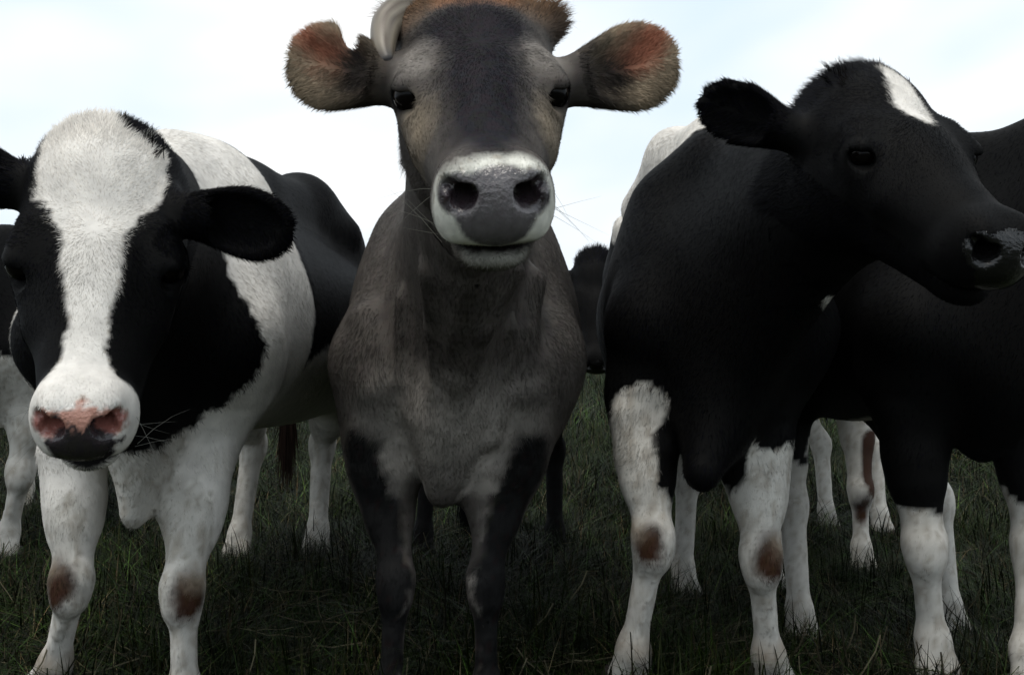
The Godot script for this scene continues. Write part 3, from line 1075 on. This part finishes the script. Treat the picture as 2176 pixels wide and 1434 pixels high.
# ---- the brown cow that stands in the middle, head up
func brown_cow() -> void:
	var c := Cow.new()
	var root := cow_node("grey-brown cow with pale muzzle ring and one curled horn, head raised", Vector3(-0.17, 0, -2.2), "cows standing in the pasture")
	c.poll_len = 0.055
	c.base = Color(0.08, 0.071, 0.064)
	c.mottle = 0.35
	add_head(c, head_frame(P(1022, 190, 1.285), Vector3(0.083, -0.6, 0.8), 1.0, 0.05), 1.08, 0.98, 0.12)
	var t := Transform3D(Basis(), Vector3(-0.13, 0, -2.22))
	add_trunk(c, t, 1.45, 0.98, 0.97, 1.0)
	add_neck(c, 1.0)
	add_ear(c, P(838, 170, 1.37), P(612, 120, 1.36), Vector3(0.25, -0.05, 1.0), 0.135)
	c.prims.append(cut(ell(P(742, 62, 1.36), Vector3(0.014, 0.03, 0.05), Basis(Vector3(0, 0, 1), 0.2), 0.012)))
	add_ear(c, P(1203, 175, 1.37), P(1440, 118, 1.36), Vector3(-0.25, -0.05, 1.0), 0.135)
	add_leg(c, [P(808, 900, 2.25), P(842, 1238, 2.15), P(830, 1460, 2.15), on_ground(P(826, 1540, 2.13)), 0.86])
	add_leg(c, [P(1088, 900, 2.25), P(1032, 1238, 2.15), P(1034, 1460, 2.15), on_ground(P(1034, 1540, 2.13)), 0.86])
	var hl := on_ground(P(898, 1180, 3.75)); var hr := on_ground(P(1180, 1180, 3.8))
	add_leg(c, [bp(c, -0.2, 0.8, -1.3), hl + Vector3(0.02, 0.48, -0.12), hl + Vector3(0, 0.13, -0.03), hl, 0.95], true)
	add_leg(c, [bp(c, 0.2, 0.8, -1.3), hr + Vector3(0.0, 0.48, -0.12), hr + Vector3(0, 0.13, -0.03), hr, 0.95], true)
	# dewlap folds, shoulder points and the hollows between them
	ridge(c, [P(1088, 575, 1.725), P(1022, 690, 1.775), P(977, 800, 1.875), P(957, 900, 1.975), P(947, 1000, 2.08)], 0.026, 0.025)
	ridge(c, [P(912, 580, 1.71), P(928, 700, 1.83), P(938, 820, 1.93), P(940, 920, 2.0)], 0.022, 0.025)
	ridge(c, [P(1000, 600, 1.63), P(962, 760, 1.84)], 0.016, 0.02)
	ridge(c, [P(1128, 600, 2.05), P(1105, 715, 2.035), P(1128, 830, 2.065), P(1110, 940, 2.13)], 0.036, 0.03)
	ridge(c, [P(1075, 700, 1.95), P(1072, 830, 2.03), P(1040, 930, 2.06)], 0.024, 0.03)
	ridge(c, [P(775, 680, 2.11), P(800, 820, 2.07), P(788, 930, 2.15)], 0.034, 0.04)
	ridge(c, [P(862, 640, 1.985), P(868, 800, 2.03)], 0.022, 0.03)
	for q in [[1112, 760, 1090, 980], [795, 780, 812, 980]]:
		c.prims.append(limb(P(q[0], q[1], 2.16), P(q[2], q[3], 2.18), 0.07, 0.07, 0.08))
	c.prims.append(flat_limb(P(935, 880, 2.06), P(932, 1035, 2.1), 0.085, 0.04, Vector3(1, 0, 0), 0.65, 0.07))
	# coat
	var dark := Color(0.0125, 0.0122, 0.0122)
	var pale := Color(0.18, 0.165, 0.148)
	body_patch(c, P(955, 900, 2.05), Vector3(0.2, 0.11, 0.25), pale * 1.55, 0.14)
	for q in [[775, 960, 815, 1235, 803, 1540, 858, 960, 888, 1205, 858, 1434], [1125, 960, 1058, 1235, 1058, 1540, 1030, 960, 986, 1200, 1006, 1434]]:
		c.patches.append(tint(limb(P(q[0], q[1], 2.12), P(q[2], q[3], 2.1), 0.058, 0.066), dark, 0.025))
		c.patches.append(tint(limb(P(q[2], q[3], 2.1), P(q[4], q[5], 2.12), 0.066, 0.066), dark, 0.025))
		c.patches.append(tint(limb(P(q[6], q[7], 2.1), P(q[8], q[9], 2.09), 0.05, 0.02), pale * 1.7, 0.025))
		c.patches.append(tint(limb(P(q[8], q[9], 2.09), P(q[10], q[11], 2.11), 0.02, 0.013), pale * 1.7, 0.02))
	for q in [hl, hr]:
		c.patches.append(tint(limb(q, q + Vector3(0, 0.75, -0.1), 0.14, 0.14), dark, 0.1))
	head_patch(c, 0, 0.0, 0.28, 0.06, 0.09, 0.19, Color(0.015, 0.0135, 0.0165), 0.04)
	head_patch(c, 0, 0.0, 0.11, 0.1, 0.07, 0.06, Color(0.017, 0.015, 0.018), 0.05)
	for g: float in [-1.0, 1.0]:
		head_patch(c, g * 0.1, -0.03, 0.15, 0.026, 0.05, 0.05, Color(0.26, 0.235, 0.21), 0.045)
		head_patch(c, g * 0.085, -0.085, 0.265, 0.024, 0.04, 0.05, Color(0.24, 0.195, 0.14), 0.05)
		head_patch(c, g * 0.112, -0.052, 0.2, 0.028, 0.026, 0.03, Color(0.012, 0.01, 0.01), 0.016)
	head_patch(c, 0, 0.0, -0.015, 0.14, 0.08, 0.055, Color(0.19, 0.11, 0.06), 0.05)
	head_patch(c, 0, 0.02, 0.02, 0.05, 0.05, 0.035, Color(0.25, 0.10, 0.04), 0.05)
	head_patch(c, 0, -0.115, 0.495, 0.1, 0.095, 0.05, Color(0.7, 0.69, 0.62), 0.018)
	head_patch(c, 0, -0.2, 0.42, 0.09, 0.045, 0.1, Color(0.11, 0.10, 0.085), 0.04)
	head_patch(c, 0, -0.15, 0.475, 0.1, 0.011, 0.06, Color(0.02, 0.018, 0.018), 0.012)
	for t2 in c.bare:
		t2.warp = 0.25
		c.patches.append(tint(t2, Color(0.112, 0.103, 0.106), 0.006))
	nostrils(c, 0.98, Color(0.03, 0.022, 0.025))
	# hair-covered boss at the root of each horn
	for g: float in [-1.0, 1.0]:
		c.prims.append(limb(hp(c, g * 0.07, -0.03, 0.0), hp(c, g * 0.115, -0.02, -0.01), 0.04, 0.028, 0.04))
	for e in c.ears:
		var m: Vector3 = e[0] + e[1] * e[2] * 0.68
		c.patches.append(tint(ell(m, Vector3(0.085, 0.085, 0.05)), Color(0.29, 0.23, 0.16), 0.04))
		c.patches.append(tint(ell(e[0] + e[1] * e[2] * 0.62 + Vector3(0, 0.02, 0.0), Vector3(0.052, 0.027, 0.05), Basis(Vector3(0, 0, 1), 0.5 * signf(e[1].x))), Color(0.33, 0.135, 0.085), 0.035))
		c.patches.append(tint(ell(e[0] + e[1] * e[2] * 0.3 + Vector3(0, -0.01, 0.0), Vector3(0.042, 0.045, 0.06)), Color(0.03, 0.025, 0.022), 0.05))
	add_tail(c, root, bp(c, 0, 1.25, -1.75), P(990, 1000, 4.1), P(992, 1140, 4.08), Color(0.006, 0.006, 0.007))
	finish_cow(c, root)
	add_eyes(c, root, 1.08)
	add_whiskers(c, root, Color(0.25, 0.24, 0.2), 5)
	add_forelock(c, root, [Color(0.13, 0.09, 0.06), Color(0.25, 0.11, 0.045), Color(0.08, 0.06, 0.05)], 130, 0.06, Vector3(0, -0.2, 0.9), 11)
	add_horn(root, [P(905, 40, 1.43), P(860, 22, 1.42), P(822, 50, 1.39), P(815, 100, 1.36), P(828, 142, 1.345)], [0.028, 0.027, 0.024, 0.019, 0.010])
	for f in [P(826, 1540, 2.13), P(1034, 1540, 2.13), hl, hr]:
		add_hoof(root, on_ground(f))

# ---- the black and white cow with the broad blaze, head lowered
func left_cow() -> void:
	var c := Cow.new()
	var root := cow_node("black and white cow with broad white blaze and pink nose, head lowered", Vector3(-0.88, 0, -2.15), "cows standing in the pasture")
	c.base = BLACK
	c.mottle = 0.2
	c.face_len = 0.012
	c.whorl = 0.183
	add_head(c, head_frame(P(207, 548, 1.47), Vector3(0.17, -0.82, 0.55), 1.09, 0.0), 1.06, 0.83, 0.32)
	c.body = Transform3D(Basis(), Vector3(-0.88, 0, -2.2))
	add_trunk(c, c.body, 1.5, 1.02, 1.03, 1.02)
	add_neck(c, 1.0, 1.03)
	add_ear(c, P(385, 450, 1.56), P(622, 492, 1.5), Vector3(-0.2, -0.25, 1.0), 0.125, 0.5)
	add_ear(c, P(60, 400, 1.56), P(-150, 345, 1.5), Vector3(0.2, -0.25, 1.0), 0.125, 0.5)
	var f1 := on_ground(P(105, 1500, 2.3)); var f2 := on_ground(P(395, 1560, 2.12))
	add_leg(c, [P(165, 930, 2.25), P(155, 1240, 2.17), P(118, 1410, 2.25), f1, 0.93])
	add_leg(c, [P(440, 930, 2.25), P(390, 1255, 2.13), P(392, 1470, 2.13), f2, 0.95])
	var h1 := on_ground(P(505, 1197, 3.7)); var h2 := on_ground(P(672, 1197, 3.75))
	add_leg(c, [bp(c, -0.22, 0.82, -1.35), h1 + Vector3(0.03, 0.5, -0.12), h1 + Vector3(0, 0.13, -0.03), h1, 1.1], true)
	add_leg(c, [bp(c, 0.2, 0.82, -1.35), h2 + Vector3(0.0, 0.5, -0.12), h2 + Vector3(0, 0.13, -0.03), h2, 1.1], true)
	# coat
	c.prims.append(flat_limb(bp(c, 0.02, 0.8, 0.1), P(282, 1085, 2.08), 0.1, 0.04, Vector3(1, 0, 0), 0.6, 0.07))
	c.prims.append(limb(P(455, 385, 2.4), P(640, 438, 3.35), 0.05, 0.08, 0.16))
	c.prims.append(limb(P(640, 438, 3.35), P(676, 468, 3.6), 0.08, 0.085, 0.16))
	c.patches.append(tint(below(bp(c, 0, 0.74, 0), Vector3(0, 1, 0.1)), DUSTY_SHADED))
	c.patches.append(tint(slab(bp(c, 0, 1.0, -0.06), Vector3(0, -0.12, 1), 0.17), WHITE))
	body_patch(c, bp(c, 0.25, 0.55, -0.75), Vector3(0.6, 0.42, 0.75), WHITE)
	body_patch(c, P(705, 430, 3.66), Vector3(0.2, 0.16, 0.2), WHITE)
	body_patch(c, bp(c, 0.06, 0.82, 0.3), Vector3(0.14, 0.15, 0.28), BLACK)
	body_patch(c, bp(c, 0.38, 0.78, -0.95), Vector3(0.1, 0.16, 0.12), BLACK)
	knee_patch(c, P(400, 1270, 2.07), 0.05)
	knee_patch(c, P(118, 1240, 2.12), 0.045)
	var s := c.head.basis.get_scale().x
	var hb := c.head.basis.orthonormalized()
	for q in [[0.0, 0.09, 0.08, 0.09], [0.08, 0.09, 0.13, 0.066], [0.13, 0.066, 0.2, 0.041], [0.2, 0.041, 0.36, 0.028], [0.36, 0.028, 0.42, 0.05]]:
		c.patches.append(tint(flat_limb(hp(c, 0, 0.0, q[0]), hp(c, 0, -0.02, q[2]), q[1] * s, q[3] * s, hb.y, 1.2), WHITE))
		c.patches[-1].warp = 0.55
	head_patch(c, 0, -0.1, 0.475, 0.11, 0.1, 0.062, WHITE)
	head_patch(c, 0.045, -0.02, -0.03, 0.06, 0.05, 0.035, BLACK)
	for t2 in c.bare:
		c.patches.append(tint(t2, Color(0.48, 0.25, 0.19), 0.006))
	nostrils(c, 0.84, Color(0.26, 0.1, 0.08))
	head_patch(c, 0.0, -0.112, 0.51, 0.042, 0.042, 0.05, Color(0.028, 0.024, 0.026), 0.004)
	head_patch(c, 0, -0.15, 0.46, 0.055, 0.02, 0.06, Color(0.02, 0.018, 0.02), 0.01)
	for q in [[-0.03, -0.056, 0.008], [-0.019, -0.07, 0.007], [-0.008, -0.064, 0.006], [0.012, -0.068, 0.009], [0.027, -0.055, 0.009], [0.034, -0.066, 0.006], [-0.036, -0.1, 0.012], [0.036, -0.102, 0.013], [0.02, -0.078, 0.009], [-0.026, -0.084, 0.01]]:
		head_patch(c, q[0], q[1], 0.505, q[2], q[2], 0.03, Color(0.03, 0.025, 0.028), 0.004)
		c.patches[-1].warp = 0.9
	add_tail(c, root, bp(c, 0, 1.3, -1.8), P(612, 850, 4.1), P(608, 1035, 4.08), Color(0.022, 0.0145, 0.012))
	finish_cow(c, root)
	add_eyes(c, root, 1.06)
	add_whiskers(c, root, Color(0.22, 0.22, 0.2), 6)
	add_forelock(c, root, [BLACK, Color(0.02, 0.017, 0.015), Color(0.5, 0.48, 0.44)], 60, 0.045, Vector3(0.5, 0, -0.7), 12)
	for f in [f1, f2, h1, h2]:
		add_hoof(root, f, 1.1)

# ---- the black cow that turns its head aside
func right_cow() -> void:
	var c := Cow.new()
	var root := cow_node("black cow with white blaze patch and brown knees, head turned aside", Vector3(0.49, 0, -2.3), "cows standing in the pasture")
	c.base = BLACK
	c.mottle = 0.2
	c.poll_len = 0.045
	add_head(c, head_frame(P(1935, 322, 1.62), Vector3(0.115, -0.54, 0.75), 1.06, 0.0), 1.0, 0.86)
	c.body = Transform3D(Basis(Vector3.UP, -0.1), Vector3(0.545, 0, -2.36))
	add_trunk(c, c.body, 1.4, 0.92, 1.06, 1.0)
	add_neck(c, 0.97, 1.06)
	add_ear(c, P(1690, 285, 1.76), P(1485, 205, 1.8), Vector3(0.0, -0.4, 0.8), 0.125, 0.8)
	add_ear(c, P(1940, 330, 1.88), P(1900, 380, 2.06), Vector3(0.8, -0.4, 0.2), 0.11, 0.8)
	var f1 := on_ground(P(1335, 1490, 2.33)); var f2 := on_ground(P(1640, 1480, 2.33))
	add_leg(c, [P(1360, 850, 2.35), P(1387, 1150, 2.25), P(1345, 1380, 2.3), f1, 1.02])
	add_leg(c, [P(1610, 900, 2.35), P(1615, 1185, 2.25), P(1632, 1390, 2.3), f2, 0.98])
	var h1 := on_ground(P(1455, 1290, 3.5)); var h2 := on_ground(P(1640, 1270, 3.7))
	add_leg(c, [bp(c, -0.1, 0.8, -1.2), h1 + Vector3(0.03, 0.5, -0.1), h1 + Vector3(0, 0.13, -0.03), h1, 1.05], true)
	add_leg(c, [bp(c, 0.22, 0.8, -1.3), h2 + Vector3(0.0, 0.5, -0.1), h2 + Vector3(0, 0.13, -0.03), h2, 1.05], true)
	c.prims.append(flat_limb(bp(c, 0.0, 0.85, 0.08), P(1492, 1000, 2.12), 0.13, 0.05, Vector3(1, 0, 0), 0.9, 0.08))
	c.prims.append(limb(P(1512, 285, 2.6), P(1432, 328, 2.85), 0.055, 0.055, 0.12))
	c.prims.append(limb(P(1432, 328, 2.85), P(1362, 440, 3.1), 0.055, 0.065, 0.12))
	c.patches.append(tint(below(bp(c, 0, 0.66, 0), Vector3(0, 1, 0)), DUSTY_SHADED))
	body_patch(c, P(1360, 920, 2.3), Vector3(0.09, 0.13, 0.2), DUSTY_SHADED)
	body_patch(c, P(1495, 970, 2.2), Vector3(0.115, 0.17, 0.2), BLACK)
	body_patch(c, bp(c, -0.1, 1.52, -0.75), Vector3(0.4, 0.33, 0.6), WHITE)
	knee_patch(c, P(1378, 1162, 2.18), 0.045)
	c.patches.append(tint(ell(P(1760, 640, 1.91), Vector3(0.019, 0.009, 0.03), Basis(Vector3(0, 0, 1), -0.5)), WHITE, 0.006))
	c.patches[-1].warp = 0.2
	knee_patch(c, P(1642, 1190, 2.18), 0.048)
	head_patch(c, 0.01, 0.0, 0.1, 0.03, 0.06, 0.1, WHITE)
	finish_cow(c, root)
	add_eyes(c, root, 0.968)
	add_forelock(c, root, [BLACK, BLACK, Color(0.016, 0.013, 0.012)], 110, 0.06, Vector3(-0.7, 0.0, -0.1), 13)
	for f in [f1, f2, h1, h2]:
		add_hoof(root, f, 1.1)

# a coarse cow whose head is hidden or out of the frame
func plain_cow(c: Cow, root: Node3D, at: Vector3, turn: float, len: float, eyes: Vector3, nose: Vector3, fore: Array, hind: Array, size := 1.0) -> void:
	c.coarse = 0.018 if at.z < -3.0 else 0.015
	c.fine = 0.01
	c.body = Transform3D(Basis(Vector3.UP, turn), at)
	add_head(c, head_frame(eyes, nose, 1.08 * size))
	add_trunk(c, c.body, len, 1.0, size, 1.0)
	add_neck(c, 1.0, size)
	var hx := c.head.basis.orthonormalized()
	for g: float in [-1.0, 1.0]:
		var eb := c.head * Vector3(g * 0.095, -0.08, 0.04)
		add_ear(c, eb, eb + (hx.x * g + hx.y * 0.1 - hx.z * 0.25).normalized() * 0.2, hx.z - hx.y * 0.4, 0.115, 0.8)
	for i in 2:
		var g := -1.0 + 2.0 * i
		var f: Vector3 = on_ground(fore[i])
		var el := bp(c, g * 0.18, 0.8, -0.02)
		var kn := f.lerp(Vector3(el.x, f.y, el.z), 0.5) + Vector3(0, 0.4, 0.02)
		add_leg(c, [el, kn, f + Vector3(0, 0.14, -0.01), f, 1.08])
		add_hoof(root, f, 1.1)
		f = on_ground(hind[i])
		add_leg(c, [bp(c, g * 0.2, 0.82, -len + 0.14), f + Vector3(0, 0.5, -0.1), f + Vector3(0, 0.13, -0.02), f, 1.08], true)
		add_hoof(root, f, 1.1)

# ---- the black cow behind the one with the turned head, its own head beyond it
func far_right_cow() -> void:
	var c := Cow.new()
	var root := cow_node("black cow with pale lower legs standing behind the turned head", Vector3(1.22, 0, -2.45), "cows standing in the pasture")
	c.base = BLACK
	c.hair = 0.35
	plain_cow(c, root, Vector3(1.26, 0, -2.45), 0.12, 1.0, Vector3(1.8, 1.5, -1.8), Vector3(0.8, -0.4, 0.5), [P(1985, 1450, 2.42), P(2190, 1500, 2.3)], [P(1702, 1380, 3.05), P(2020, 1340, 3.1)], 1.06)
	c.patches.append(tint(below(bp(c, 0, 0.5, 0), Vector3(0, 1, 0)), DUSTY_SHADED))
	body_patch(c, bp(c, -0.03, 0.56, -0.4), Vector3(0.22, 0.13, 0.42), DUSTY_SHADED)
	c.head_r = 0.0
	finish_cow(c, root)

# ---- the red and white cow of which only the legs show
func red_cow() -> void:
	var c := Cow.new()
	var root := cow_node("white cow with red-brown patches on its legs behind the black cows", Vector3(1.4, 0, -4.1), "cows standing in the pasture")
	c.base = DUSTY_SHADED
	c.hair = 0.25
	plain_cow(c, root, Vector3(1.4, 0, -4.15), -0.25, 1.1, Vector3(1.95, 1.1, -3.85), Vector3(0.8, -0.5, 0.2), [P(1662, 1200, 4.05), P(1832, 1230, 4.0)], [P(1758, 1165, 4.9), P(1872, 1170, 4.75)])
	var red := Color(0.052, 0.029, 0.021)
	body_patch(c, P(1855, 985, 4.0), Vector3(0.05, 0.16, 0.12), red)
	knee_patch(c, P(1838, 1085, 3.95), 0.055)
	body_patch(c, P(1660, 1070, 3.95), Vector3(0.06, 0.06, 0.07), KNEE, 0.03)
	body_patch(c, bp(c, 0.1, 1.2, -0.5), Vector3(0.35, 0.3, 0.35), red)
	c.head_r = 0.0
	finish_cow(c, root)

# ---- the black cow whose head shows in the gap
func peeping_cow() -> void:
	var c := Cow.new()
	var root := cow_node("small dark cow's head peeping through the gap beside the brown cow", Vector3(0.85, 0, -5.4), "cows standing in the pasture")
	c.base = BLACK * 1.6
	c.hair = 0.35
	c.poll_len = 0.06
	plain_cow(c, root, Vector3(0.88, 0, -5.45), -0.45, 1.3, P(1268, 645, 4.6), Vector3(-0.05, -0.85, 0.5), [P(1345, 1060, 5.4), P(1400, 1060, 5.5)], [P(1490, 1000, 6.6), P(1600, 1000, 6.5)], 1.08)
	finish_cow(c, root)
	add_eyes(c, root)

# ---- the cow beyond the left edge
func far_left_cow() -> void:
	var c := Cow.new()
	var root := cow_node("black and white cow half hidden behind the cow with the blaze", Vector3(-2.2, 0, -3.7), "cows standing in the pasture")
	c.base = BLACK
	c.hair = 0.25
	plain_cow(c, root, Vector3(-2.16, 0, -3.75), -0.1, 1.2, Vector3(-2.6, 1.3, -3.1), Vector3(-0.6, -0.6, 0.4), [P(-130, 1200, 3.7), P(15, 1200, 3.75)], [P(-90, 1090, 4.9), P(50, 1090, 4.9)])
	c.patches.append(tint(below(bp(c, 0, 0.85, 0), Vector3(0, 1, 0)), DUSTY_SHADED))
	c.head_r = 0.0
	finish_cow(c, root)
